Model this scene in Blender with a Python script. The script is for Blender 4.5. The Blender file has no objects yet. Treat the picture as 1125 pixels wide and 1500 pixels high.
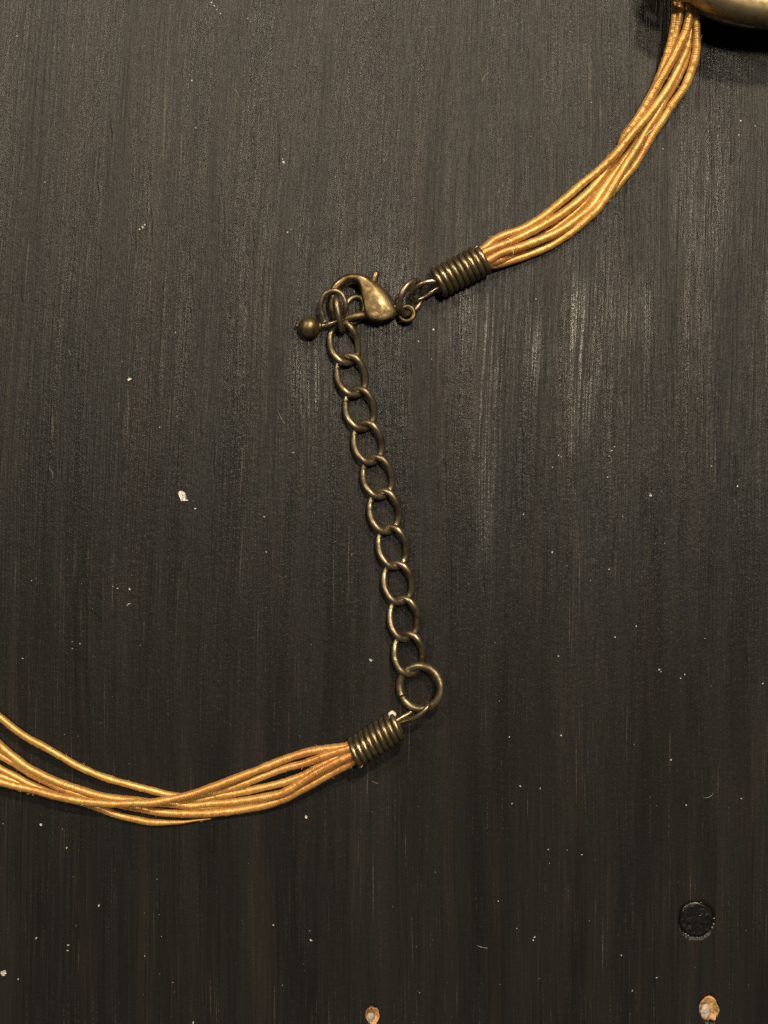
import bpy, math, random
import numpy as np
from mathutils import Vector

random.seed(7)
rng = np.random.default_rng(11)
sc = bpy.context.scene
MM = 0.001
CAM_H = 160.0            # mm above the table top
S = 0.08                 # mm on the table per photo pixel

# ------------------------------------------------------------------ camera
cam = bpy.data.cameras.new('camera')
cam_o = bpy.data.objects.new('camera', cam)
sc.collection.objects.link(cam_o)
cam_o.location = (0, 0, CAM_H * MM)
cam.sensor_fit = 'VERTICAL'
cam.sensor_height = 9.8
cam.lens = 9.8 * CAM_H / 120.0
cam.clip_start = 0.005
cam.clip_end = 20
cam.dof.use_dof = True
cam.dof.focus_distance = (CAM_H - 1.2) * MM
cam.dof.aperture_fstop = 3.6
sc.camera = cam_o

# ------------------------------------------------------------------ world + lamps (evening room light)
w = bpy.data.worlds.new('World'); sc.world = w; w.use_nodes = True
bg = w.node_tree.nodes['Background']
bg.inputs[0].default_value = (0.96, 0.96, 1.0, 1)
bg.inputs[1].default_value = 0.06

def lamp(name, loc, size, power, col):
    l = bpy.data.lights.new(name, 'AREA'); l.shape = 'DISK'; l.size = size; l.energy = power; l.color = col
    o = bpy.data.objects.new(name, l); sc.collection.objects.link(o)
    o.location = loc
    o.rotation_euler = (Vector((0, 0, 0)) - Vector(loc)).to_track_quat('-Z', 'Y').to_euler()
    return o
lamp('ceiling_lamp', (0.17, 0.46, 0.62), 0.060, 6.2, (1.0, 0.85, 0.64))
lamp('side_lamp', (-0.40, 0.34, 0.60), 0.07, 3.0, (1.0, 0.85, 0.64))
lamp('overhead_lamp', (0.18, 0.19, 0.95), 0.11, 4.8, (1.0, 0.85, 0.64))

vs = sc.view_settings
vs.view_transform = 'Standard'; vs.look = 'None'; vs.exposure = 0.0; vs.gamma = 1.0
vs.use_curve_mapping = False
sc.cycles.max_bounces = 8
sc.cycles.use_denoising = False

# ------------------------------------------------------------------ helpers
def P(px, py, z=0.0):
    """photo pixel + height over the table (mm) -> position on the real scene (mm)"""
    k = S * (CAM_H - z) / CAM_H
    return np.array([(px - 562.5) * k, (750.0 - py) * k, z])

def PX(v, z=0.0):
    return v * S * (CAM_H - z) / CAM_H

def link(o, parent=None):
    sc.collection.objects.link(o)
    if parent is not None:
        o.parent = parent
    return o

def mesh_obj(name, verts, faces, mat, parent=None, smooth=True):
    me = bpy.data.meshes.new(name)
    me.from_pydata([tuple(v) for v in (np.asarray(verts) * MM).tolist()], [], faces)
    me.update()
    if smooth:
        me.polygons.foreach_set('use_smooth', [True] * len(me.polygons))
    me.materials.append(mat)
    return link(bpy.data.objects.new(name, me), parent)

def spline(pts, step, closed=False):
    """Catmull-Rom through pts, resampled at an even step (mm)"""
    p = np.asarray(pts, float)
    if closed:
        q = np.vstack([p[-1], p, p[0], p[1]])
    else:
        q = np.vstack([2 * p[0] - p[1], p, 2 * p[-1] - p[-2]])
    out = []
    for i in range(1, len(q) - 2):
        t = np.linspace(0, 1, 24, endpoint=False)[:, None]
        a, b, c, d = q[i - 1], q[i], q[i + 1], q[i + 2]
        out.append(0.5 * ((2 * b) + (c - a) * t + (2 * a - 5 * b + 4 * c - d) * t ** 2 + (3 * b - a - 3 * c + d) * t ** 3))
    out = np.vstack(out)
    out = np.vstack([out, out[0] if closed else p[-1]])
    L = np.concatenate([[0], np.cumsum(np.linalg.norm(np.diff(out, axis=0), axis=1))])
    n = max(4, int(L[-1] / step))
    s = np.linspace(0, L[-1], n + 1)
    if closed:
        s = s[:-1]
    return np.stack([np.interp(s, L, out[:, k]) for k in range(3)], 1)

def frames(c, closed=False):
    if closed:
        t = np.roll(c, -1, 0) - np.roll(c, 1, 0)
    else:
        t = np.gradient(c, axis=0)
    t /= np.linalg.norm(t, axis=1)[:, None] + 1e-12
    n = np.zeros_like(t)
    up = np.array([0, 0, 1.0])
    v = up - t[0] * np.dot(up, t[0])
    if np.linalg.norm(v) < 1e-3:
        v = np.array([1.0, 0, 0]) - t[0] * t[0][0]
    n[0] = v / np.linalg.norm(v)
    for i in range(1, len(t)):
        v = n[i - 1] - t[i] * np.dot(n[i - 1], t[i])
        n[i] = v / (np.linalg.norm(v) + 1e-12)
    b = np.cross(t, n)
    if closed:                                   # spread the leftover twist
        v = n[-1] - t[0] * np.dot(n[-1], t[0])
        ang = math.atan2(np.dot(v, b[0]), np.dot(v, n[0]))
        f = -ang * np.arange(len(t)) / len(t)
        n, b = n * np.cos(f)[:, None] + b * np.sin(f)[:, None], -n * np.sin(f)[:, None] + b * np.cos(f)[:, None]
    return t, n, b

def tube_data(c, rad, sides=12, closed=False, round_ends=True):
    c = np.asarray(c, float)
    t, n, b = frames(c, closed)
    m = len(c)
    rad = np.asarray(rad, float)
    if rad.ndim == 0:
        rad = np.full((m, sides), float(rad))
    elif rad.ndim == 1:
        rad = np.repeat(rad[:, None], sides, 1)
    a = np.linspace(0, 2 * math.pi, sides, endpoint=False)
    v = c[:, None, :] + rad[:, :, None] * (np.cos(a)[None, :, None] * n[:, None, :] + np.sin(a)[None, :, None] * b[:, None, :])
    v = v.reshape(-1, 3)
    i = np.arange(m if closed else m - 1)
    j = np.arange(sides)
    I, J = np.meshgrid(i, j, indexing='ij')
    I2, J2 = (I + 1) % m, (J + 1) % sides
    f = np.stack([I * sides + J, I2 * sides + J, I2 * sides + J2, I * sides + J2], -1).reshape(-1, 4).tolist()
    if not closed:
        verts = [v]
        base = len(v)
        for end, sgn in ((0, -1), (m - 1, 1)):
            r = rad[end].mean()
            ring0 = np.arange(sides) + end * sides
            if round_ends:
                rv = c[end] + (v[ring0] - c[end]) * 0.72 + t[end] * sgn * r * 0.35
                verts.append(rv); r1 = np.arange(sides) + base; base += sides
                for k in range(sides):
                    k2 = (k + 1) % sides
                    q = [ring0[k], ring0[k2], r1[k2], r1[k]]
                    f.append([int(x) for x in (q if sgn > 0 else q[::-1])])
                verts.append((c[end] + t[end] * sgn * r * 0.5)[None])
            else:
                r1 = ring0
                verts.append(c[end][None])
            ctr = base; base += 1
            for k in range(sides):
                k2 = (k + 1) % sides
                q = [int(r1[k]), int(r1[k2]), ctr]
                f.append(q if sgn > 0 else q[::-1])
        v = np.vstack(verts)
    return v, f

def tube(name, c, rad, mat, parent, sides=14, closed=False, round_ends=True):
    v, f = tube_data(c, rad, sides, closed, round_ends)
    return mesh_obj(name, v, f, mat, parent)

def vnoise(x, seed):
    """smooth 1-D value noise"""
    r = np.random.default_rng(seed).uniform(-1, 1, 4096)
    i = np.floor(x).astype(int); f = x - i; f = f * f * (3 - 2 * f)
    return r[i % 4096] * (1 - f) + r[(i + 1) % 4096] * f

def vnoise2(x, y, seed):
    r = np.random.default_rng(seed).uniform(-1, 1, (512, 512))
    i = np.floor(x).astype(int); j = np.floor(y).astype(int)
    f = x - i; g = y - j
    f = f * f * (3 - 2 * f); g = g * g * (3 - 2 * g)
    a = r[i % 512, j % 512] * (1 - f) + r[(i + 1) % 512, j % 512] * f
    b = r[i % 512, (j + 1) % 512] * (1 - f) + r[(i + 1) % 512, (j + 1) % 512] * f
    return a * (1 - g) + b * g

# ------------------------------------------------------------------ materials
class NT:
    def __init__(self, name):
        self.m = bpy.data.materials.new(name); self.m.use_nodes = True
        self.t = self.m.node_tree; self.p = self.t.nodes['Principled BSDF']
    def n(self, kind, **kw):
        x = self.t.nodes.new(kind)
        for k, v in kw.items():
            setattr(x, k, v)
        return x
    def l(self, a, b):
        self.t.links.new(a, b)
    def noise(self, vec, scale, detail=3, rough=0.5, dist=0.0):
        x = self.n('ShaderNodeTexNoise')
        x.inputs['Scale'].default_value = scale; x.inputs['Detail'].default_value = detail
        x.inputs['Roughness'].default_value = rough; x.inputs['Distortion'].default_value = dist
        self.l(vec, x.inputs['Vector'])
        return x.outputs['Fac']
    def mapped(self, vec, scale, loc=(0, 0, 0)):
        x = self.n('ShaderNodeMapping')
        x.inputs['Scale'].default_value = scale; x.inputs['Location'].default_value = loc
        self.l(vec, x.inputs['Vector'])
        return x.outputs[0]
    def ramp(self, fac, lo, hi, a=0.0, b=1.0):
        x = self.n('ShaderNodeMapRange', interpolation_type='SMOOTHSTEP')
        x.inputs[1].default_value = lo; x.inputs[2].default_value = hi
        x.inputs[3].default_value = a; x.inputs[4].default_value = b
        self.l(fac, x.inputs[0])
        return x.outputs[0]
    def math(self, op, a, b):
        x = self.n('ShaderNodeMath', operation=op)
        for k, v in ((0, a), (1, b)):
            if isinstance(v, (int, float)):
                x.inputs[k].default_value = v
            else:
                self.l(v, x.inputs[k])
        return x.outputs[0]
    def mix(self, fac, a, b):
        x = self.n('ShaderNodeMix', data_type='RGBA')
        if isinstance(fac, (int, float)):
            x.inputs[0].default_value = fac
        else:
            self.l(fac, x.inputs[0])
        for k, v in ((6, a), (7, b)):
            if isinstance(v, tuple):
                x.inputs[k].default_value = (*v, 1)
            else:
                self.l(v, x.inputs[k])
        return x.outputs[2]
    def bump(self, h, dist, strength=1.0, prev=None):
        x = self.n('ShaderNodeBump')
        x.inputs['Strength'].default_value = strength; x.inputs['Distance'].default_value = dist
        self.l(h, x.inputs['Height'])
        if prev is not None:
            self.l(prev, x.inputs['Normal'])
        return x.outputs[0]

def mat_table():
    k = NT('black_stained_wood')
    uv = k.n('ShaderNodeUVMap', uv_map='grain').outputs[0]
    wob = k.noise(k.mapped(uv, (0.08, 0.022, 1), (5, 5, 0)), 1.0, 1, 0.5)
    sh = k.n('ShaderNodeCombineXYZ'); k.l(k.math('MULTIPLY', wob, 2.0), sh.inputs[0])
    vadd = k.n('ShaderNodeVectorMath', operation='ADD'); k.l(uv, vadd.inputs[0]); k.l(sh.outputs[0], vadd.inputs[1])
    uw = vadd.outputs[0]
    band = k.noise(k.mapped(uw, (0.16, 0.010, 1)), 1.0, 4, 0.6)
    brown = k.ramp(k.noise(k.mapped(uw, (0.34, 0.016, 1), (13, 4, 0)), 1.0, 4, 0.65), 0.50, 0.70)
    fine = k.noise(k.mapped(uw, (3.4, 0.034, 1)), 1.0, 4, 0.68)
    hair = k.noise(k.mapped(uw, (6.5, 0.075, 1), (3, 9, 0)), 1.0, 2, 0.6)
    scr = k.noise(k.mapped(uw, (4.2, 0.055, 1), (23, 19, 0)), 1.0, 2, 0.5)
    grit = k.noise(k.mapped(uw, (2.6, 1.9, 1), (1, 7, 0)), 1.0, 3, 0.7, 0.4)
    dots = k.noise(k.mapped(uw, (6.0, 4.0, 1), (41, 17, 0)), 1.0, 2, 0.6)
    patch = k.noise(k.mapped(uw, (0.20, 0.06, 1), (31, 2, 0)), 1.0, 4, 0.6)
    c = k.mix(k.ramp(band, 0.35, 0.65), (0.0080, 0.0080, 0.0080), (0.0122, 0.0117, 0.0108))
    c = k.mix(k.math('MULTIPLY', brown, 0.38), c, (0.022, 0.0165, 0.0125))
    c = k.mix(k.ramp(fine, 0.34, 0.50, 0.60, 0.0), c, (0.0028, 0.0027, 0.0026))
    st = k.math('MULTIPLY', k.ramp(fine, 0.53, 0.68), k.ramp(patch, 0.34, 0.60))
    c = k.mix(k.math('MULTIPLY', st, 0.60), c, (0.028, 0.0235, 0.0185))
    sc_ = k.math('MULTIPLY', k.ramp(scr, 0.635, 0.71), k.ramp(patch, 0.48, 0.62))
    sc_ = k.math('MULTIPLY', sc_, k.ramp(dots, 0.40, 0.58, 0.25, 1.0))
    c = k.mix(k.math('MULTIPLY', sc_, 0.9), c, (0.085, 0.069, 0.052))
    hr = k.math('MULTIPLY', k.ramp(hair, 0.60, 0.72), k.ramp(dots, 0.45, 0.62))
    c = k.mix(k.math('MULTIPLY', hr, 0.7), c, (0.060, 0.051, 0.040))
    c = k.mix(k.ramp(dots, 0.66, 0.80, 0.0, 0.6), c, (0.065, 0.056, 0.046))
    k.l(c, k.p.inputs['Base Color'])
    glossband = k.noise(k.mapped(uw, (0.26, 0.014, 1), (7, 3, 0)), 1.0, 4, 0.65)
    r = k.math('ADD', k.ramp(glossband, 0.36, 0.66, 0.25, 0.37), k.ramp(fine, 0.35, 0.65, 0.08, -0.05))
    pol = k.n('ShaderNodeAttribute', attribute_name='polish').outputs['Fac']
    pol = k.math('MULTIPLY', pol, k.ramp(fine, 0.44, 0.58, 0.05, 1.2))
    pol = k.math('MULTIPLY', pol, k.ramp(hair, 0.40, 0.60, 0.35, 1.2))
    pol = k.math('MULTIPLY', pol, k.ramp(grit, 0.36, 0.58, 0.4, 1.2))
    r = k.math('SUBTRACT', r, k.math('MULTIPLY', pol, 0.05))
    k.l(r, k.p.inputs['Roughness'])
    k.l(k.math('ADD', k.math('MULTIPLY', pol, 0.58), 0.20), k.p.inputs['Specular IOR Level'])
    nb = k.bump(fine, 0.000090, 1.0)
    nb = k.bump(hair, 0.000034, 1.0, nb)
    nb = k.bump(grit, 0.000036, 1.0, nb)
    nb = k.bump(dots, 0.000010, 1.0, nb)
    k.l(nb, k.p.inputs['Normal'])
    return k.m

def mat_brass(name, base, dark, copper, rough=0.30):
    k = NT(name)
    co = k.n('ShaderNodeTexCoord').outputs['Object']
    a = k.noise(co, 900, 4, 0.6)
    b = k.noise(co, 2600, 4, 0.65)
    d = k.noise(co, 420, 3, 0.6)
    c = k.mix(k.ramp(a, 0.36, 0.62), dark, base)
    c = k.mix(k.ramp(d, 0.60, 0.74, 0, 0.6), c, copper)
    c = k.mix(k.ramp(b, 0.62, 0.78, 0, 0.5), c, tuple(x * 0.35 for x in dark))
    k.l(c, k.p.inputs['Base Color'])
    k.p.inputs['Metallic'].default_value = 0.92
    k.l(k.ramp(a, 0.3, 0.7, rough + 0.14, rough - 0.03), k.p.inputs['Roughness'])
    k.l(k.bump(b, 0.000018, 0.6), k.p.inputs['Normal'])
    return k.m

def mat_cord():
    k = NT('silk_wrapped_cord')
    co = k.n('ShaderNodeTexCoord').outputs['Object']
    info = k.n('ShaderNodeObjectInfo').outputs['Random']
    n1 = k.noise(co, 260, 3, 0.6)
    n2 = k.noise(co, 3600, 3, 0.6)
    n3 = k.noise(co, 110, 3, 0.6)
    c = k.mix(k.ramp(n1, 0.35, 0.68), (0.47, 0.240, 0.050), (0.58, 0.345, 0.098))
    c = k.mix(k.math('MULTIPLY', info, 0.35), c, (0.50, 0.225, 0.065))
    c = k.mix(k.ramp(n3, 0.54, 0.74, 0, 0.4), c, (0.44, 0.165, 0.050))
    sn = k.n('ShaderNodeAttribute', attribute_name='stain').outputs['Fac']
    c = k.mix(k.math('MULTIPLY', sn, 0.75), c, (0.46, 0.155, 0.045))
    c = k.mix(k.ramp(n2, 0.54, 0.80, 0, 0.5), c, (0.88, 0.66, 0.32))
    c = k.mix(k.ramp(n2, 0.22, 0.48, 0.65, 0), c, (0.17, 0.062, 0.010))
    k.l(c, k.p.inputs['Base Color'])
    k.p.inputs['Metallic'].default_value = 0.44
    k.p.inputs['Roughness'].default_value = 0.40
    k.p.inputs['Sheen Weight'].default_value = 0.25
    k.p.inputs['Sheen Roughness'].default_value = 0.4
    k.p.inputs['Sheen Tint'].default_value = (1.0, 0.75, 0.4, 1)
    k.l(k.bump(n2, 0.00005, 0.5), k.p.inputs['Normal'])
    return k.m

def mat_plain(name, a, b, scale=900, rough=0.6, spec=0.5, bump=0.00006):
    k = NT(name)
    co = k.n('ShaderNodeTexCoord').outputs['Object']
    n = k.noise(co, scale, 5, 0.65)
    k.l(k.mix(k.ramp(n, 0.35, 0.65), a, b), k.p.inputs['Base Color'])
    k.p.inputs['Roughness'].default_value = rough
    k.p.inputs['Specular IOR Level'].default_value = spec
    k.l(k.bump(n, bump, 0.8), k.p.inputs['Normal'])
    return k.m

M_TABLE = mat_table()
M_CHAIN = mat_brass('antique_brass_chain', (0.290, 0.240, 0.150), (0.105, 0.082, 0.048), (0.28, 0.205, 0.145), 0.36)
M_COIL = mat_brass('antique_brass_coil', (0.310, 0.250, 0.150), (0.150, 0.118, 0.066), (0.28, 0.21, 0.12), 0.29)
M_CLASP = mat_brass('antique_brass_clasp', (0.290, 0.215, 0.110), (0.085, 0.060, 0.028), (0.34, 0.20, 0.11), 0.33)
M_PEND = mat_brass('antique_brass_pendant', (0.46, 0.37, 0.21), (0.26, 0.20, 0.11), (0.40, 0.28, 0.14), 0.40)
M_CORD = mat_cord()
M_FIBRE = mat_plain('pale_loose_fibre', (0.62, 0.42, 0.22), (0.80, 0.66, 0.45), 2000, 0.5)
M_GLUE = mat_plain('dried_white_glue', (0.42, 0.40, 0.34), (0.58, 0.55, 0.47), 1500, 0.45)
M_DUST = mat_plain('pale_dust', (0.20, 0.18, 0.15), (0.60, 0.56, 0.49), 4000, 0.6)
M_FLAKE = mat_plain('white_paint_flake', (0.10, 0.09, 0.08), (0.75, 0.72, 0.66), 2600, 0.35)
M_PLUG = mat_plain('black_wood_plug', (0.003, 0.003, 0.003), (0.008, 0.0075, 0.007), 1500, 0.22, 0.45, 0.00008)
M_BARE = mat_plain('bare_pine_wood', (0.14, 0.065, 0.020), (0.50, 0.30, 0.12), 1100, 0.6, 0.4, 0.0002)
M_FILL = mat_plain('grey_white_filler', (0.20, 0.18, 0.15), (0.52, 0.48, 0.42), 1500, 0.5, 0.5, 0.0002)

# ------------------------------------------------------------------ table top (one displaced sheet on a slab)
PLUG = (1020, 1347, 27)
CHIPS = [(1039, 1479, 14.5, 18.5), (546, 1489, 10, 13)]
def axis(lo, hi, step, far):
    fine = np.arange(lo, hi + step / 2, step)
    g = np.array([1, 3, 7, 15, 35, 75, far])
    return np.concatenate([(lo - g)[::-1], fine, hi + g])
xs = axis(-48, 48, 0.09, 160)
ys = axis(-63, 63, 0.26, 160)
X, Y = np.meshgrid(xs, ys, indexing='xy')
wgt = 0.22 + 0.78 * (1 / (1 + np.exp((X - 8) / 9.0)))
yy = np.clip(Y + 45, 0, None)
U = X - wgt * 0.078 * yy ** 2 / 190.0 + 0.35 * vnoise2(X * 0.05 + 40, Y * 0.03 + 40, 3)
V = Y
Z = 0.030 * vnoise2(X * 0.06 + 90, Y * 0.03 + 90, 5)
Z += 0.011 * vnoise2(U * 1.1 + 200, V * 0.02 + 60, 6) + 0.008 * vnoise2(U * 3.1 + 300, V * 0.05 + 60, 8)
Z += 0.005 * vnoise2(X * 1.6 + 200, Y * 1.8 + 200, 9)
def groove(px, y0, y1, width, depth, seed, burr=0.5):
    global Z
    xc, a, b = (px - 562.5) * S, (750 - y1) * S, (750 - y0) * S
    m = (Y > a - 1) & (Y < b + 1) & (abs(X - xc) < 3)
    xw = xc + 0.14 * vnoise(Y[m] * 0.7 + 50, seed) + 0.02 * (Y[m] - (a + b) / 2) * 0.6
    t = np.clip((Y[m] - a) / (b - a), 0, 1)
    env = np.sqrt(np.clip(4 * t * (1 - t), 0, 1)) * (0.75 + 0.35 * vnoise(Y[m] * 2.3 + 90, seed + 1))
    d = X[m] - xw
    Z[m] += env * (-depth * np.exp(-(d / width) ** 2) + depth * burr * np.exp(-((d - width * 2.0) / width) ** 2))
CR = [(785, 655, 770), (879, 455, 502), (1049, 560, 606), (974, 660, 712), (1040, 818, 864), (898, 772, 830), (1070, 655, 678),
      (757, 712, 742), (870, 1036, 1080), (888, 1098, 1162), (826, 1102, 1170), (1054, 1076, 1156), (1065, 1170, 1230),
      (762, 1030, 1102), (886, 1235, 1285), (765, 1180, 1290), (787, 1200, 1300), (722, 1340, 1400), (903, 1340, 1385),
      (350, 20, 75), (328, 305, 372), (313, 640, 700), (312, 1210, 1300), (262, 1200, 1330), (640, 690, 740), (710, 820, 880)]
for i, (px, a, b) in enumerate(CR):
    groove(px, a - 10, b + 10, 0.070, 0.085, 100 + 3 * i, 0.6)
for i in range(70):
    px = random.uniform(0, 1125); a = random.uniform(0, 1450); b = a + random.uniform(20, 90)
    groove(px, a, b, 0.08, random.uniform(0.03, 0.09), 300 + 3 * i, 0.6)
# plug: a shallow disc seat with a moat
px, py, pr = PLUG
pc = P(px, py); R = np.hypot(X - pc[0], Y - pc[1]); ang = np.arctan2(Y - pc[1], X - pc[0])
rr = pr * S * (1 + 0.035 * vnoise(ang * 2.2 + 50, 21))
Z = np.where(R < rr, np.minimum(Z, -0.55), Z)
for (px, py, a, b) in CHIPS:
    c = P(px, py); dx = (X - c[0]) / (a * S); dy = (Y - c[1]) / (b * S)
    g = np.arctan2(dy, dx); q = np.hypot(dx, dy) / (1 + 0.16 * vnoise(g * 1.6 + 70, 30 + px))
    Z = np.where(q < 1, np.minimum(Z, -0.9), Z)
ny, nx = X.shape
verts = np.stack([X, Y, Z], -1).reshape(-1, 3)
idx = np.arange(nx * ny).reshape(ny, nx)
quads = np.stack([idx[:-1, :-1], idx[:-1, 1:], idx[1:, 1:], idx[1:, :-1]], -1).reshape(-1, 4)
rim = np.concatenate([idx[0, :], idx[1:, -1], idx[-1, -2::-1], idx[-2:0:-1, 0]])
low = verts[rim].copy(); low[:, 2] = -20
base = len(verts)
allv = np.vstack([verts, low])
k = np.arange(len(rim)); k2 = (k + 1) % len(rim)
side = np.stack([base + k, base + k2, rim[k2], rim[k]], -1)
allf = np.vstack([quads, side])
me = bpy.data.meshes.new('table_top')
me.vertices.add(len(allv)); me.vertices.foreach_set('co', (allv * MM).astype(np.float32).ravel())
me.loops.add(allf.size); me.loops.foreach_set('vertex_index', allf.astype(np.int32).ravel())
me.polygons.add(len(allf))
me.polygons.foreach_set('loop_start', np.arange(0, allf.size, 4, dtype=np.int32))
me.update(calc_edges=True)
me.polygons.foreach_set('use_smooth', np.ones(len(allf), bool))
uvv = np.stack([np.concatenate([U.ravel(), allv[rim, 0]]), np.concatenate([V.ravel(), allv[rim, 1]])], 1)
uvl = me.uv_layers.new(name='grain')
uvl.data.foreach_set('uv', uvv[allf.ravel()].astype(np.float32).ravel())
# strips where the paint is rubbed glossy
pol = np.zeros_like(X)
for (px, y0, y1, wd, st) in [(850, 380, 690, 15, 1.0), (713, 420, 860, 12, 0.75), (925, 390, 530, 30, 0.4), (1020, 120, 420, 40, 0.25), (845, 20, 170, 24, 0.35),
                             (690, 380, 560, 40, 0.35), (780, 430, 600, 30, 0.4), (560, 330, 520, 60, 0.25), (450, 480, 640, 25, 0.35), (1010, 420, 520, 24, 0.2), (880, 560, 900, 60, 0.12)]:
    xc, a, b = (px - 562.5) * S, (750 - y1) * S, (750 - y0) * S
    xc = xc + 0.03 * (Y - (a + b) / 2) + 0.5 * vnoise2(X * 0.4 + 40, Y * 0.12 + 40, 70)
    q = np.clip(np.minimum((Y - a) / 6.0, (b - Y) / 6.0), 0, 1)
    d_ = np.abs(X - xc) / (wd * S)
    pol = np.maximum(pol, st * q * q * (3 - 2 * q) / (1 + d_ ** 4) * (0.75 + 0.35 * vnoise2(X * 1.2 + 60, Y * 0.18 + 60, 71)))
at = me.attributes.new('polish', 'FLOAT', 'POINT')
at.data.foreach_set('value', np.concatenate([pol.ravel(), np.zeros(len(rim))]).astype(np.float32))
me.materials.append(M_TABLE)
me.validate()
table = link(bpy.data.objects.new('table_top', me))
table['kind'] = 'structure'
table['label'] = 'black stained wooden table top with fine scratched vertical grain'

def lumpy_disc(name, px, py, rx, ry, z_edge, z_mid, amp, mat, parent, seed, rings=9, seg=40, wob=0.12):
    """an uneven low mound or dish with an irregular outline, closed below"""
    c = P(px, py); v = [(c[0], c[1], z_mid)]; f = []
    r_ = np.random.default_rng(seed)
    ph = np.linspace(0, 2 * math.pi, seg, endpoint=False)
    out = 1 + wob * (0.6 * np.sin(2 * ph + seed) + 0.5 * np.sin(3 * ph + 2 * seed) + 0.35 * np.sin(7 * ph + seed)) + r_.normal(0, 0.02, seg)
    for i in range(1, rings + 1):
        q = i / rings
        for s_ in range(seg):
            z = z_mid + (z_edge - z_mid) * q ** 2 + amp * r_.normal() * (min(1.0, q * 1.6 - 0.2) if i < rings else 0.4)
            v.append((c[0] + rx * S * q * out[s_] * math.cos(ph[s_]), c[1] + ry * S * q * out[s_] * math.sin(ph[s_]), z))
    for s_ in range(seg):
        f.append((0, 1 + s_, 1 + (s_ + 1) % seg))
        for i in range(rings - 1):
            a, b = 1 + i * seg, 1 + (i + 1) * seg
            f.append((a + s_, b + s_, b + (s_ + 1) % seg, a + (s_ + 1) % seg))
    b0 = 1 + (rings - 1) * seg; n0 = len(v)
    for s_ in range(seg):
        x = v[b0 + s_]; v.append((x[0], x[1], -2.0))
    for s_ in range(seg):
        f.append((b0 + s_, n0 + s_, n0 + (s_ + 1) % seg, b0 + (s_ + 1) % seg))
    return mesh_obj(name, v, f, mat, parent)

o = lumpy_disc('wood_plug', *PLUG[:2], PLUG[2] - 2.5, PLUG[2] - 2.0, -0.06, -0.05, 0.040, M_PLUG, table, 4, wob=0.03)
o['label'] = 'round glossy black plug set into the wood'
for i, (px, py, a, b) in enumerate(CHIPS):
    o = lumpy_disc('bare_wood_chip', px, py, a * 1.0, b * 1.0, -0.08, -0.50, 0.085, M_BARE, table, 8 + i, wob=0.13)
    o['label'] = 'chipped hole showing bare tan wood'
    q = lumpy_disc('filler_lump', px - a * 0.36, py + b * 0.28, a * 0.50, b * 0.60, -0.28, 0.02, 0.03, M_FILL, o, 18 + i, rings=6, seg=24)

# ------------------------------------------------------------------ the necklace
neck = bpy.data.objects.new('necklace', None)
link(neck)
neck['label'] = 'gold silk cord necklace with antique brass chain, coil ends and lobster clasp'
neck['category'] = 'necklace'
neck.empty_display_size = 0.01

# ---- cord strands: photo points (x, y, height of the strand's axis in mm)
def from6(pts): return [(690 + x / 4.167, 200 + y / 4.167, z) for x, y, z in pts]
def from7(pts): return [(880 + x / 4.592, y / 4.592, z) for x, y, z in pts]
def from4(pts): return [(x / 3.409, 1020 + y / 3.409, z) for x, y, z in pts]
def from5(pts): return [(280 + x / 3.309, 1020 + y / 3.309, z) for x, y, z in pts]

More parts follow.
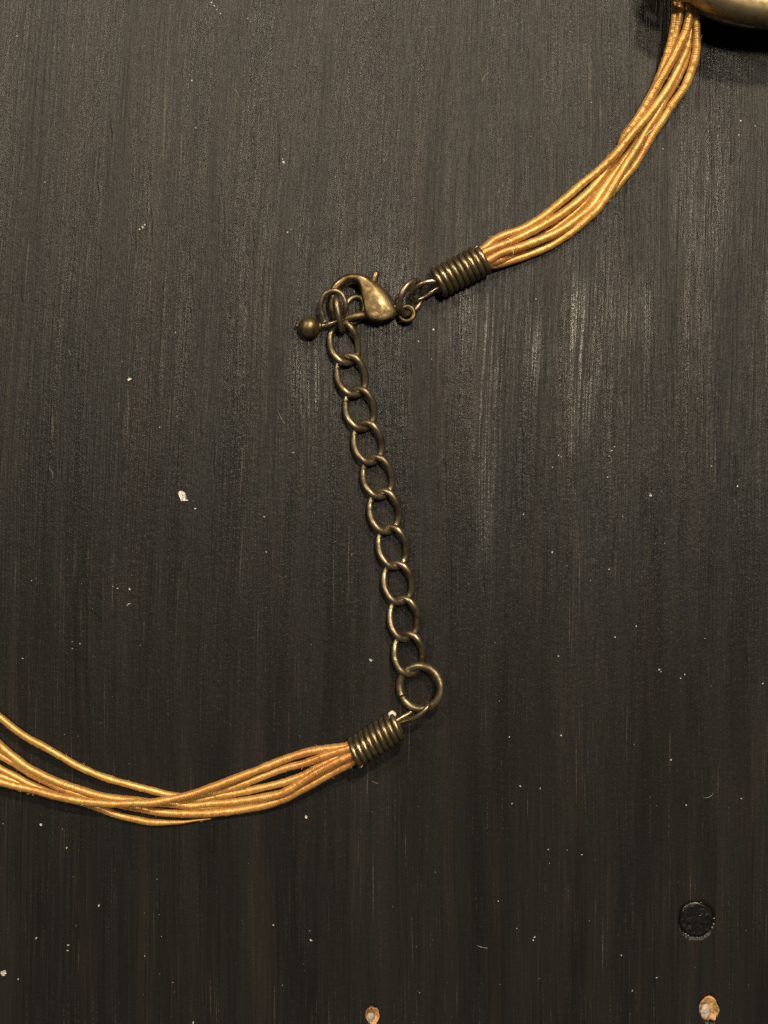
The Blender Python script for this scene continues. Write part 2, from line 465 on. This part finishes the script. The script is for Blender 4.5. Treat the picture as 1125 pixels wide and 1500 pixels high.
UPPER = [
    # outermost strand along the upper edge
    (from6([(20, 720, 2.3), (70, 690, 2.3), (160, 622, 1.9), (320, 560, 1.5), (450, 480, 1.2), (560, 390, 1.1), (660, 305, 1.2), (770, 215, 1.45), (880, 112, 1.7)]) +
     from7([(185, 930, 2.0), (275, 828, 2.2), (370, 710, 2.3), (455, 590, 2.4), (530, 445, 2.5), (580, 325, 2.6), (606, 190, 2.9), (612, 60, 3.3), (612, -90, 3.6)]), 0.50),
    # second strand, dips under the first and comes out on its far side
    (from6([(20, 735, 2.6), (90, 705, 2.7), (225, 648, 2.2), (350, 590, 1.7), (460, 530, 1.4), (570, 462, 1.2), (680, 375, 1.0), (780, 270, 0.8), (850, 175, 0.7), (905, 85, 0.8)]) +
     from7([(155, 925, 1.2), (222, 835, 1.7), (300, 715, 2.2), (355, 620, 2.6), (425, 500, 3.0), (503, 360, 3.4), (572, 210, 3.8), (597, 80, 4.1), (600, -90, 4.2)]), 0.52),
    # third strand
    (from6([(20, 762, 2.4), (90, 762, 2.6), (180, 712, 2.2), (290, 680, 1.9), (420, 630, 1.5), (540, 575, 1.2), (650, 500, 0.9), (740, 420, 0.6), (830, 290, 0.5), (915, 168, 0.5), (985, 80, 0.5)]) +
     from7([(240, 950, 0.5), (292, 830, 0.6), (335, 715, 0.9), (375, 600, 1.4), (415, 485, 1.9), (465, 345, 2.5), (512, 195, 3.1), (536, 60, 3.6), (540, -90, 3.9)]), 0.52),
    # lowest strand, bright along the outer bend
    (from6([(20, 800, 1.9), (110, 790, 1.6), (210, 772, 1.2), (350, 722, 0.9), (480, 668, 0.75), (600, 595, 0.75), (700, 512, 0.9), (790, 420, 1.1), (865, 305, 1.3), (940, 180, 1.4), (1035, 30, 1.4)]) +
     from7([(305, 880, 1.4), (365, 785, 1.5), (430, 680, 1.6), (490, 580, 1.8), (540, 480, 2.0), (582, 370, 2.2), (612, 250, 2.6), (626, 100, 3.1), (630, -90, 3.5)]), 0.48),
    # thin strand on the far side of the bend
    (from6([(20, 750, 1.8), (120, 730, 1.3), (260, 700, 0.8), (420, 620, 0.55), (560, 520, 0.5), (680, 420, 0.45), (800, 270, 0.45), (880, 150, 0.45)]) +
     from7([(150, 965, 0.5), (205, 870, 0.8), (272, 750, 1.1), (335, 640, 1.5), (390, 520, 2.0), (443, 370, 2.5), (482, 220, 3.0), (500, 60, 3.5), (503, -90, 3.7)]), 0.42),
    # right edge strand
    (from6([(20, 785, 2.7), (100, 775, 2.3), (200, 745, 1.5), (340, 680, 0.6), (500, 600, 0.5), (640, 510, 0.5), (760, 420, 0.5), (850, 350, 0.45), (925, 262, 0.5), (1000, 170, 0.6)]) +
     from7([(335, 925, 1.0), (402, 828, 1.3), (480, 708, 1.7), (558, 590, 2.1), (612, 470, 2.5), (640, 340, 2.9), (643, 200, 3.4), (633, 60, 3.8), (630, -90, 4.0)]), 0.50),
]
LOWER = [
    # loose strand above the bundle
    (from4([(-90, 30, 1.5), (0, 105, 1.5), (100, 182, 1.5), (200, 243, 1.4), (350, 327, 1.2), (500, 396, 1.0), (650, 443, 0.8), (790, 480, 0.6), (890, 500, 0.55)]) +
     from5([(30, 505, 0.6), (120, 485, 0.7), (250, 462, 0.9), (400, 430, 1.2), (530, 390, 1.5), (640, 330, 1.9), (740, 285, 2.3), (800, 260, 2.4)]), 0.44),
    # front strand
    (from4([(-90, 405, 1.6), (0, 427, 1.6), (150, 463, 1.6), (300, 502, 1.7), (450, 528, 1.7), (600, 536, 1.7), (750, 530, 1.7), (890, 505, 1.7)]) +
     from5([(0, 475, 1.7), (130, 432, 1.7), (250, 386, 1.7), (400, 325, 1.7), (520, 282, 1.8), (640, 258, 2.0), (740, 246, 2.2), (800, 225, 2.2)]), 0.48),
    # upper of the pair at the edge of the frame
    (from4([(-90, 160, 1.0), (0, 248, 1.0), (80, 312, 1.0), (170, 372, 1.0), (280, 425, 0.9), (400, 470, 0.8), (540, 505, 0.7), (700, 525, 0.6), (850, 535, 0.6)]) +
     from5([(0, 528, 0.6), (100, 522, 0.6), (230, 508, 0.8), (380, 486, 1.1), (480, 450, 1.5), (600, 375, 2.0), (700, 318, 2.5), (770, 285, 2.6), (815, 262, 2.5)]), 0.50),
    # lower of the pair, comes out below the front strand
    (from4([(-90, 215, 0.6), (0, 292, 0.6), (100, 352, 0.6), (200, 412, 0.6), (320, 465, 0.6), (450, 508, 0.5), (580, 535, 0.5), (700, 560, 0.5), (800, 580, 0.5), (950, 588, 0.5), (1060, 583, 0.5)]) +
     from5([(60, 571, 0.5), (150, 562, 0.5), (300, 541, 0.6), (440, 500, 0.8), (560, 440, 1.2), (680, 372, 1.6), (765, 326, 1.9), (810, 296, 2.0)]), 0.48),
    # strand with the frayed end
    (from4([(-90, 300, 0.7), (0, 362, 0.7), (80, 402, 0.7), (160, 445, 0.6), (280, 492, 0.5), (400, 528, 0.45), (500, 560, 0.45), (600, 597, 0.42), (680, 615, 0.42), (760, 628, 0.42), (900, 627, 0.40), (990, 618, 0.32), (1050, 611, 0.25)]), 0.42),
    # second strand from the top at the coil
    (from4([(-90, 372, 0.55), (0, 398, 0.55), (150, 455, 0.5), (300, 500, 0.45), (450, 522, 0.45), (600, 530, 0.45), (800, 530, 0.5)]) +
     from5([(-20, 495, 0.6), (100, 470, 0.8), (220, 436, 1.0), (340, 390, 1.2), (450, 350, 1.5), (560, 322, 1.8), (660, 282, 2.3), (760, 252, 2.8), (810, 235, 2.8)]), 0.46),
    # under strand along the coil side
    (from5([(-60, 530, 0.5), (60, 538, 0.5), (220, 528, 0.5), (380, 505, 0.5), (500, 462, 0.8), (600, 400, 1.2), (700, 345, 1.7), (770, 305, 2.2), (815, 280, 2.3)]), 0.42),
]
def make_strand(points, r0, seed):
    c = spline([P(*p) for p in points], 0.042)
    L = np.concatenate([[0], np.cumsum(np.linalg.norm(np.diff(c, axis=0), axis=1))])
    # a hand-wound cord never lies perfectly straight
    c = c + np.stack([0.05 * vnoise(L * 0.45 + 9, seed), 0.05 * vnoise(L * 0.45 + 9, seed + 1), 0.04 * vnoise(L * 0.5 + 9, seed + 2)], 1)
    sides = 16
    a = np.linspace(0, 2 * math.pi, sides, endpoint=False)
    pitch = 0.25
    phase = 2 * math.pi * (L / pitch + 0.35 * vnoise(L * 0.8 + 30, seed + 3))
    wrap = np.sin(phase[:, None] - a[None, :])
    body = 1 + 0.07 * vnoise(L * 0.7 + 60, seed + 4) + 0.055 * vnoise(L * 2.2 + 60, seed + 5)
    lump = 0.03 * vnoise2(np.repeat(L[:, None], sides, 1) * 3.5 + 40, np.repeat(a[None, :], len(L), 0) * 0.9 + 20, seed + 6)
    rad = 0.97 * r0 * (body[:, None] + 0.014 * wrap * (0.7 + 0.5 * vnoise(L * 1.1 + 10, seed + 7))[:, None] + lump)
    return c, rad, sides
strands = []
for i, (pts, r0) in enumerate(UPPER + LOWER):
    c, rad, sides = make_strand(pts, r0, 500 + 20 * i)
    if i == len(UPPER) + 4:                     # frayed: thins to a tip
        n = len(c); rad = rad * np.clip((n - np.arange(n)) / 150.0, 0.30, 1.0)[:, None]
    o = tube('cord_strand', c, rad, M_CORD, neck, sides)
    ends = (P(708, 380, 2.0), P(520, 1104, 2.0))
    co_ = np.empty(len(o.data.vertices) * 3, np.float32); o.data.vertices.foreach_get('co', co_)
    co_ = co_.reshape(-1, 3) / MM
    dd = np.minimum(np.linalg.norm(co_ - ends[0], axis=1), np.linalg.norm(co_ - ends[1], axis=1))
    st_ = np.exp(-dd / (3.0 + (i % 3) * 1.6)) * (0.8 + 0.3 * vnoise(dd * 1.7 + 5, 900 + i))
    o.data.attributes.new('stain', 'FLOAT', 'POINT').data.foreach_set('value', np.clip(st_, 0, 1).astype(np.float32))
    strands.append((c, rad, o))
strands[len(UPPER)][2]['label'] = 'loose gold cord strand bowed away from the bundle'
strands[len(UPPER) + 4][2]['label'] = 'gold cord strand ending in a frayed tip'

# loose fibres: short hairs standing off the cords, one part that nobody could count
V_, F_ = [], []
base = 0
for (c, rad, o) in strands:
    t, n, b = frames(c)
    for _ in range(26):
        i = random.randrange(10, len(c) - 10)
        a = random.uniform(-math.pi * 0.6, math.pi * 0.6)
        d = n[i] * math.cos(a) + b[i] * math.sin(a)
        r = rad[i].mean()
        ln = random.uniform(0.12, 0.5)
        p0 = c[i] + d * r * 0.9
        along = t[i] * random.choice((-1, 1)) * random.uniform(0.5, 1.4)
        pts = [p0, p0 + (d * 0.35 + along * 0.5) * ln, p0 + (d * 0.55 + along) * ln]
        v, f = tube_data(spline(pts, 0.08), 0.011, 4)
        V_.append(v); F_ += [[x + base for x in q] for q in f]; base += len(v)
fib = mesh_obj('loose_fibres', np.vstack(V_), F_, M_FIBRE, neck); fib['kind'] = 'stuff'
# two pale filaments that cross the cords near the upper coil
for pts in ([(743, 349, 2.9), (747, 351, 2.95), (749, 355, 2.9), (748, 359, 2.6)], [(751, 366, 2.6), (752, 371, 2.5), (750, 376, 2.0), (745, 379, 1.7)],
            [(946, 199, 2.6), (950, 194, 2.75), (955, 190, 2.7), (960, 182, 2.5)]):
    tube('pale_filament', spline([P(*p) for p in pts], 0.05), 0.035, M_FIBRE, neck, 6)

# ---- coil ends
def coil(p0, p1, rc, wire, turns, lean, mat, seed, flip=1):
    """a close wound wire helix from p0 to p1 (mm)"""
    a = p1 - p0; L = np.linalg.norm(a); a = a / L
    side = np.cross(a, [0, 0, 1.0]); side /= np.linalg.norm(side)
    up = np.cross(side, a)
    n = int(turns * 44)
    th = np.linspace(0, 2 * math.pi * turns, n)
    s = np.linspace(0, L, n)
    rr = rc - wire + 0.03 * vnoise(th * 0.25 + 20, seed)
    off = lean * np.cos(th) * rr
    c = p0 + a * (s + off)[:, None] + side * (np.cos(th) * rr)[:, None] * 1.0 + up * (np.sin(th) * flip * rr)[:, None]
    return tube_data(c, wire, 12)
def bezel_core(p0, p1, r):
    c = np.linspace(0, 1, 8)[:, None] * (p1 - p0) + p0
    return tube_data(c, r, 20, round_ends=True)
def coil_end(p0, p1, rc, wire, turns, lean, seed, flip=1):
    v1, f1 = coil(p0, p1, rc, wire, turns, lean, M_COIL, seed, flip)
    o = mesh_obj('coil_end', v1, f1, M_COIL, neck)
    v2, f2 = bezel_core(p0 + (p1 - p0) * 0.06, p1 - (p1 - p0) * 0.03, rc - 2.0 * wire + 0.03)
    q = mesh_obj('glued_core', v2, f2, M_PEND, o)
    return o
c_up = coil_end(P(641, 414, 1.98), P(707, 380, 1.98), 1.93, 0.345, 8.4, 0.12, 40)
c_up['label'] = 'tightly wound brass wire coil by the lobster clasp'
c_lo = coil_end(P(583, 1062, 1.94), P(520, 1104, 1.94), 1.90, 0.345, 8.4, -0.09, 41)
c_lo['label'] = 'tightly wound brass wire coil by the plain round ring'

def wire_pts(pts, r, name, mat, parent, sides=14, closed=False, step=0.07):
    return tube(name, spline([P(*p) for p in pts], step, closed), r, mat, parent, sides, closed)
wire_pts([(650, 409, 2.7), (640, 412, 2.9), (630, 412, 3.0), (619, 415, 3.0), (609, 422, 2.6), (603, 431, 1.9), (604, 438, 1.2), (612, 439, 0.8), (625, 433, 0.75), (638, 425, 0.9), (650, 418, 1.3)], 0.31, 'wire_loop', M_COIL, c_up)
wire_pts([(570, 1068, 1.2), (583, 1060, 1.3), (592, 1056, 1.6), (606, 1052, 2.3), (618, 1045, 2.7), (626, 1036, 2.7), (627, 1031, 2.0), (620, 1033, 1.2), (608, 1040, 0.7), (594, 1048, 0.7), (580, 1056, 1.1), (568, 1064, 1.5)], 0.31, 'wire_loop', M_COIL, c_lo)

def blob(name, ctr, r, mat, parent, seed, squash=(1, 1, 1), wob=0.12, nu=20, nv=12):
    v = []; f = []
    for j in range(nv + 1):
        for i in range(nu):
            th = math.pi * j / nv; ph = 2 * math.pi * i / nu
            d = np.array([math.sin(th) * math.cos(ph), math.sin(th) * math.sin(ph), math.cos(th)])
            q = 1 + wob * (math.sin(3 * d[0] + seed) * math.sin(4 * d[1] + 2 * seed) + 0.6 * math.sin(5 * d[2] + 4 * d[0] + seed))
            v.append(ctr + d * r * q * np.array(squash))
    for j in range(nv):
        for i in range(nu):
            f.append((j * nu + i, (j + 1) * nu + i, (j + 1) * nu + (i + 1) % nu, j * nu + (i + 1) % nu))
    return mesh_obj(name, v, f, mat, parent)
blob('glue_blob', P(574.5, 1048, 2.6), 0.50, M_GLUE, c_lo, 1.3, (1.0, 1.0, 0.8), 0.16)
blob('glue_blob', P(519, 1108, 1.3), 0.32, M_GLUE, c_lo, 2.3, (1, 1, 0.8), 0.2)
blob('glue_blob', P(712, 377, 2.4), 0.2, M_GLUE, c_up, 3.1, (1, 1, 0.8), 0.2)

# ---- chain links: ovals with the twist of a curb chain
LINKS = [(504, 503), (514.5, 550), (527, 599), (538.8, 648.5), (553, 698.5), (563, 749), (575, 801), (583, 853.5), (591.7, 906), (598.7, 957.5)]
def link_curve(cx, cy, ang, a, b, z0, tw, n=72, skew=0.0):
    th = np.linspace(0, 2 * math.pi, n, endpoint=False)
    u = b * np.cos(th); v = a * np.sin(th)              # u across, v along the chain
    u = u + skew * v
    z = z0 + tw * np.sin(2 * th)
    ex = np.array([math.cos(ang), math.sin(ang)]); ey = np.array([-math.sin(ang), math.cos(ang)])
    c0 = P(cx, cy, z0)
    xy = c0[None, :2] + u[:, None] * ex + v[:, None] * ey
    return np.concatenate([xy, z[:, None]], 1)
for i, (x, y) in enumerate(LINKS):
    j0, j1 = max(0, i - 1), min(len(LINKS) - 1, i + 1)
    dx, dy = LINKS[j1][0] - LINKS[j0][0], LINKS[j1][1] - LINKS[j0][1]
    ang = math.atan2(dx, dy) + random.uniform(-0.04, 0.04)
    a = PX(34.6 + random.uniform(-0.7, 0.7)); b = PX(25.4 + random.uniform(-0.6, 0.6))
    c = link_curve(x, y, ang, a - 0.40, b - 0.40, 1.0 + random.uniform(-0.04, 0.04), 0.60, skew=random.uniform(-0.03, 0.03))
    tube('chain_link', c, 0.40, M_CHAIN, neck, 14, True)
# the link standing on edge above them
p_top, p_bot = P(493, 437, 1.9), P(502, 485, 1.3)
ax = (p_bot - p_top) / 2; mid = (p_bot + p_top) / 2
sd = np.cross(ax / np.linalg.norm(ax), [0, 0, 1.0])
upv = np.array([0.10, 0.02, 1.0]); upv /= np.linalg.norm(upv)
th = np.linspace(0, 2 * math.pi, 72, endpoint=False)
c = mid + [0, 0, 0.35] + np.cos(th)[:, None] * ax + np.sin(th)[:, None] * (upv * 1.45 + sd * 0.25) 
c[:, 2] = np.maximum(c[:, 2], 0.34)
o = tube('chain_link', c, 0.35, M_CHAIN, neck, 14, True); o['label'] = 'brass chain link standing on its edge'
# the link lying flat below the clasp
c = link_curve(519, 454, -0.35, PX(20), PX(14), 0.42, 0.06)
o = tube('chain_link', c, 0.33, M_CHAIN, neck, 14, True); o['label'] = 'brass chain link lying under the clasp'

# ---- jump rings, each with its cut
def jump_ring(px, py, z, R, wire, tiltaxis, tilt, gap_at, gap, label):
    g = gap / R
    th = np.linspace(gap_at + g, gap_at + 2 * math.pi - g, 80)
    e1 = np.array([math.cos(tiltaxis), math.sin(tiltaxis), 0])
    e2p = np.array([-math.sin(tiltaxis), math.cos(tiltaxis), 0])
    e2 = e2p * math.cos(tilt) + np.array([0, 0, 1.0]) * math.sin(tilt)
    c = P(px, py, z) + R * (np.cos(th)[:, None] * e1 + np.sin(th)[:, None] * e2)
    o = tube('jump_ring', c, wire, M_CHAIN, neck, 16, False, False)
    o['label'] = label
    return o
# flat ring on the last link: rises over the coil's loop
jump_ring(615.5, 1007, 1.35, PX(31.3), 0.47, math.radians(90), math.radians(-19), math.radians(115), 0.035, 'plain round brass jump ring at the chain end')
jump_ring(602.5, 436, 1.95, PX(24.5), 0.36, math.radians(62), math.radians(56), math.radians(18), 0.045, 'tilted brass jump ring between clasp and coil')

# ---- lobster clasp
def c1(x, y): return (420 + x / 3.75, 340 + y / 3.75)
SECT = [((258, 486), (284, 470), 0.30), ((240, 446), (276, 438), 0.48), ((226, 385), (270, 380), 0.62), ((237, 312), (286, 332), 0.66),
        ((275, 262), (311, 302), 0.75), ((335, 231), (345, 277), 0.88), ((405, 230), (387, 285), 1.02), ((465, 254), (405, 325), 1.12),
        ((520, 295), (421, 398), 1.18), ((562, 340), (438, 468), 1.18), ((590, 383), (494, 496), 1.06), ((606, 422), (562, 484), 0.86), ((613, 443), (598, 464), 0.50)]
ZC = 1.75
def interp_rows(rows, n):
    rows = np.asarray(rows, float)
    q = np.vstack([2 * rows[0] - rows[1], rows, 2 * rows[-1] - rows[-2]])
    out = []
    for i in range(1, len(q) - 2):
        t = np.linspace(0, 1, n, endpoint=False)[:, None]
        a, b, c, d = q[i - 1], q[i], q[i + 1], q[i + 2]
        out.append(0.5 * (2 * b + (c - a) * t + (2 * a - 5 * b + 4 * c - d) * t ** 2 + (3 * b - a - 3 * c + d) * t ** 3))
    return np.vstack(out + [rows[-1][None]])
rows = interp_rows([[*c1(*o_), *c1(*i_), h] for o_, i_, h in SECT], 6)
SG = 40
V_ = []; F_ = []
th = np.linspace(0, 2 * math.pi, SG, endpoint=False)
for r_ in rows:
    po, pi_ = P(r_[0], r_[1], ZC), P(r_[2], r_[3], ZC)
    m_ = (po + pi_) / 2; d_ = (po - pi_) / 2; h = r_[4]
    flat = min(1.0, max(0.0, (len(V_) - 33) / 12.0))   # the hook is round wire, the body has a crisp front edge
    inner = np.clip(0.5 - np.cos(th), 0, 1) * flat
    pc_ = 0.85 - 0.62 * inner; pz_ = 0.95 - 0.20 * flat - 0.40 * inner
    cx = np.sign(np.cos(th)) * np.abs(np.cos(th)) ** pc_; sz = np.sign(np.sin(th)) * np.abs(np.sin(th)) ** pz_
    V_.append(m_ + cx[:, None] * d_ + sz[:, None] * np.array([0, 0, h]))
nr = len(rows)
V_ = np.vstack(V_)
for i in range(nr - 1):
    for j in range(SG):
        j2 = (j + 1) % SG
        F_.append((i * SG + j, i * SG + j2, (i + 1) * SG + j2, (i + 1) * SG + j))
V_ = np.vstack([V_, V_[:SG].mean(0), V_[-SG:].mean(0)])
for j in range(SG):
    F_.append((nr * SG, (j + 1) % SG, j)); F_.append((nr * SG + 1, (nr - 1) * SG + j, (nr - 1) * SG + (j + 1) % SG))
clasp = mesh_obj('lobster_clasp', V_, F_, M_CLASP, neck)
clasp['label'] = 'antique brass lobster clasp with a closed hook'
g = [c1(500, 452) + (1.45,), c1(450, 455) + (1.45,), c1(400, 460) + (1.45,), c1(350, 468) + (1.45,), c1(310, 478) + (1.45,), c1(290, 482) + (1.62,)]
cc = spline([P(*p) for p in g], 0.08)
tube('gate', cc, np.interp(np.linspace(0, 1, len(cc)), [0, 0.6, 1], [0.62, 0.52, 0.36]), M_CLASP, clasp, 16)
g = [(545, 425, 1.7), (548, 411, 1.9), (550, 404, 2.0), (551.5, 399, 2.0)]
cc = spline([P(*p) for p in g], 0.08)
tube('thumb_lever', cc, np.interp(np.linspace(0, 1, len(cc)), [0, 0.7, 1], [0.50, 0.42, 0.38]), M_CLASP, clasp, 14)
th = np.linspace(0, 2 * math.pi, 56, endpoint=False)
cc = P(596, 459.5, 1.35) + np.stack([np.cos(th), np.sin(th), 0.12 * np.cos(th)], 1) * PX(10.6)
tube('eye_ring', cc, 0.27, M_CLASP, clasp, 14, True)
blob('rivet', P(579.5, 449, 2.45), 0.24, M_CLASP, clasp, 0.7, (1, 1, 0.5), 0.03)

# ---- ball charm on its eye pin
ball_c = P(453, 479.5, 1.18)
ball = blob('ball_charm', ball_c, 1.32, M_CLASP, neck, 0.4, (1, 1, 1), 0.004, 40, 24)
ball['label'] = 'small round brass ball on a looped pin'
cc = spline([P(*p) for p in [(455, 479, 1.18), (472, 477.2, 1.45), (484, 474.2, 1.6), (494, 470.8, 1.8), (502, 464.5, 2.2), (506, 454, 2.7), (506, 443, 3.0), (501.5, 432, 3.1), (493, 426.3, 3.1), (484, 426.3, 3.1), (475, 432, 3.0), (470.2, 443, 2.8), (470, 453, 2.5), (472.5, 462, 2.3), (475.5, 470.5, 2.1)]], 0.07)
tube('eye_pin', cc, 0.29, M_CHAIN, ball, 14, False, False)
th = np.linspace(0, 2 * math.pi, 32, endpoint=False)
cc = P(468.5, 477.6, 1.42) + np.stack([0.12 * np.sin(th), np.cos(th), np.sin(th)], 1) * 0.40
tube('collar', cc, 0.13, M_CHAIN, ball, 10, True)
blob('pin_head', P(435, 477, 1.18), 0.26, M_CHAIN, ball, 0.9, (1, 1, 1), 0.03)

# ---- the large brass pendant that cuts the corner of the frame
k6 = P(1150, -74, 6.0)
RX, RY = PX(190, 6.0), PX(116, 6.0)
def oval_lathe(name, profile, parent, seg=120):
    """profile: (inset from the outline, height)"""
    v = []; f = []
    ph = np.linspace(0, 2 * math.pi, seg, endpoint=False)
    for ins, z in profile:
        for a in ph:
            v.append((k6[0] + (RX - ins) * math.cos(a), k6[1] + (RY - ins) * math.sin(a), z))
    n = len(profile)
    for i in range(n - 1):
        for j in range(seg):
            j2 = (j + 1) % seg
            f.append((i * seg + j, i * seg + j2, (i + 1) * seg + j2, (i + 1) * seg + j))
    v.append((k6[0], k6[1], profile[0][1])); v.append((k6[0], k6[1], profile[-1][1] + 0.6))
    for j in range(seg):
        j2 = (j + 1) % seg
        f.append((n * seg, j2, j)); f.append((n * seg + 1, (n - 1) * seg + j, (n - 1) * seg + j2))
    return mesh_obj(name, v, f, M_PEND, parent)
pend = oval_lathe('pendant', [(4.2, 1.3), (3.6, 5.2), (1.4, 5.4), (0.4, 5.6), (0.0, 6.0), (0.05, 6.6), (0.2, 7.2), (0.45, 7.7), (0.8, 8.1), (1.3, 8.4), (2.2, 8.6), (3.5, 8.75), (6.0, 9.0)], neck)
pend['label'] = 'large oval brass pendant piece cut off by the frame corner'
oval_lathe('back_plate', [(2.4, 0.35), (1.9, 0.40), (1.65, 0.75), (1.75, 1.2), (2.1, 1.42), (2.8, 1.5)], pend)
cc = spline([P(*p) for p in [(966, -8, 5.2), (968, 5, 5.8), (985, 13, 6.3), (1005, 14, 6.6), (1030, 10, 6.3), (1040, -6, 5.6)]], 0.1)
tube('bail', cc - np.array([0, -1.4, 0]), 0.5, M_PEND, pend, 14)

# ------------------------------------------------------------------ specks lying on the table
def flake(name, px, py, r, h, seed, mat, label=None, cat=None, ang=0.0, el=1.0):
    r_ = np.random.default_rng(seed); n = 9
    ph = np.sort(r_.uniform(0, 2 * math.pi, n)); rad = r * S * r_.uniform(0.65, 1.15, n)
    c = P(px, py); x = rad * np.cos(ph) * el; y = rad * np.sin(ph) / el
    X_ = c[0] + x * math.cos(ang) - y * math.sin(ang); Y_ = c[1] + x * math.sin(ang) + y * math.cos(ang)
    v = [(X_[i], Y_[i], 0.02) for i in range(n)] + [(c[0] + (X_[i] - c[0]) * 0.9, c[1] + (Y_[i] - c[1]) * 0.9, h * r_.uniform(0.7, 1.3)) for i in range(n)]
    v += [(c[0], c[1], h * 0.6), (c[0], c[1], 0.0)]
    f = []
    for i in range(n):
        j = (i + 1) % n
        f += [(i, j, n + j, n + i), (n + i, n + j, 2 * n), (j, i, 2 * n + 1)]
    if label is None:
        return v, f
    o = mesh_obj(name, v, f, mat, None, False)
    o['label'] = label; o['category'] = cat
    return o
flake('paint_flake', 268, 728, 8.5, 0.22, 5, M_FLAKE, 'largest whitish flake on the wood, across from the middle of the chain', 'flake', -0.8, 1.12)
flake('dust_crumb', 191, 555, 4.2, 0.22, 6, M_DUST, 'small white crumb on bare wood above the largest flake', 'crumb')
flake('dust_crumb', 952, 725, 3.0, 0.18, 7, M_DUST, 'white crumb alone on the wood on the far side of the chain', 'crumb')
flake('dust_crumb', 543, 967, 3.0, 0.18, 8, M_DUST, 'tiny cream crumb beside the plain round jump ring', 'crumb')
flake('dust_crumb', 448, 1196, 2.8, 0.18, 9, M_DUST, 'tiny white crumb below the lower cords near the coil', 'crumb')
flake('paint_flake', 5, 1425, 4.5, 0.05, 10, M_DUST, 'pale smudge of dried paint at the lower edge corner of the wood', 'flake')

SPOTS = [(416, 238, 3.2), (414, 233, 1.6), (420, 232, 1.5), (418, 219, 1.2), (209, 333, 3.4), (205, 336, 2.2), (212, 329, 2.2), (281, 118, 2.2), (287, 187, 2), (66, 267, 1.8),
         (25, 53, 2), (310, 4, 2), (314, 9, 2.2), (318, 14, 2.2), (323, 20, 2), (363, 27, 1.6), (367, 32, 1.6), (422, 340, 2.5), (426, 336, 1.5), (257, 487, 1.7), (234, 626, 1.7),
         (286, 745, 2.2), (190, 863, 2.2), (172, 862, 2.2), (189, 884, 2.6), (186, 887, 1.8), (387, 757, 2.2), (390, 808, 1.8), (117, 943, 1.8), (106, 940, 1.6), (106, 950, 1.6),
         (33, 964, 2), (430, 663, 2.4), (60, 1208, 3), (98, 1242, 2.6), (145, 1326, 2.8), (53, 1374, 2), (100, 1384, 2.4), (99, 1392, 2.2), (455, 1377, 2.6), (283, 1497, 2.8),
         (212, 1400, 1.8), (27, 1434, 2), (400, 1355, 2), (635, 483, 2.6), (613, 500, 1.8), (632, 526, 1.5), (785, 438, 1.6), (1022, 584, 1.6), (900, 654, 1.6), (896, 660, 1.5),
         (892, 668, 1.6), (818, 667, 1.6), (822, 669, 1.5), (809, 684, 1.6), (890, 699, 1.6), (1042, 683, 2), (912, 756, 1.6), (767, 753, 1.8), (809, 809, 2), (892, 834, 1.8), (1080, 712, 2),
         (966, 981, 2.2), (968, 984, 1.8), (997, 993, 1.8), (1003, 988, 1.5), (901, 933, 1.8), (932, 917, 1.6), (818, 961, 1.6), (1117, 1001, 2), (822, 1077, 2.2), (746, 1079, 1.6),
         (983, 1113, 2), (1086, 1170, 1.6), (1005, 1179, 1.8), (762, 1151, 2.2), (791, 1155, 1.8), (750, 1177, 1.8), (803, 1244, 1.6), (852, 1252, 1.6), (910, 1399, 1.8), (926, 1451, 2),
         (783, 1372, 2.2), (781, 1377, 1.6), (757, 1360, 1.4), (730, 1320, 1.4), (962, 1432, 1.6), (1085, 177, 2), (1106, 185, 2), (1082, 198, 2), (971, 218, 2.2), (866, 150, 1.6)]
V_, F_ = [], []; base = 0
allspots = list(SPOTS)
for _ in range(260):
    allspots.append((random.uniform(0, 1125), random.uniform(0, 1500), random.choice((0.4, 0.5, 0.5, 0.6, 0.7, 0.9))))
for a in range(9):      # pale flakes that stand in for glints of light on the plug's rim
    t_ = random.uniform(0, 6.28); allspots.append((PLUG[0] + 26 * math.cos(t_), PLUG[1] + 26 * math.sin(t_), random.uniform(0.8, 1.7)))
for i, (x, y, r) in enumerate(allspots):
    v, f = flake('dust', x, y, r * 0.74, 0.03 + 0.02 * r, 50 + i, M_DUST, ang=random.uniform(0, 3), el=random.uniform(0.9, 1.4))
    V_ += v; F_ += [tuple(q + base for q in g_) for g_ in f]; base += len(v)
d = mesh_obj('dust', V_, F_, M_DUST, None, False); d['kind'] = 'stuff'
d['label'] = 'tiny pale specks of dust scattered over the black wood, with painted glints on the plug rim'; d['category'] = 'dust'

# lint: a few short curled hairs
V_, F_ = [], []; base = 0
for _ in range(11):
    x, y = random.uniform(20, 1105), random.uniform(20, 1480); t_ = random.uniform(0, 6.28); ln = random.uniform(6, 20)
    bend = random.uniform(-0.9, 0.9)
    pts = [P(x + ln * q * math.cos(t_ + bend * q), y + ln * q * math.sin(t_ + bend * q), 0.06 + 0.05 * math.sin(3 * q)) for q in (0, 0.33, 0.66, 1.0)]
    v, f = tube_data(spline(pts, 0.12), random.uniform(0.010, 0.018), 5)
    V_.append(v); F_ += [[q + base for q in g_] for g_ in f]; base += len(v)
d = mesh_obj('lint', np.vstack(V_), F_, M_DUST); d['kind'] = 'stuff'
d['label'] = 'fine short hairs of lint lying on the black wood'; d['category'] = 'lint'
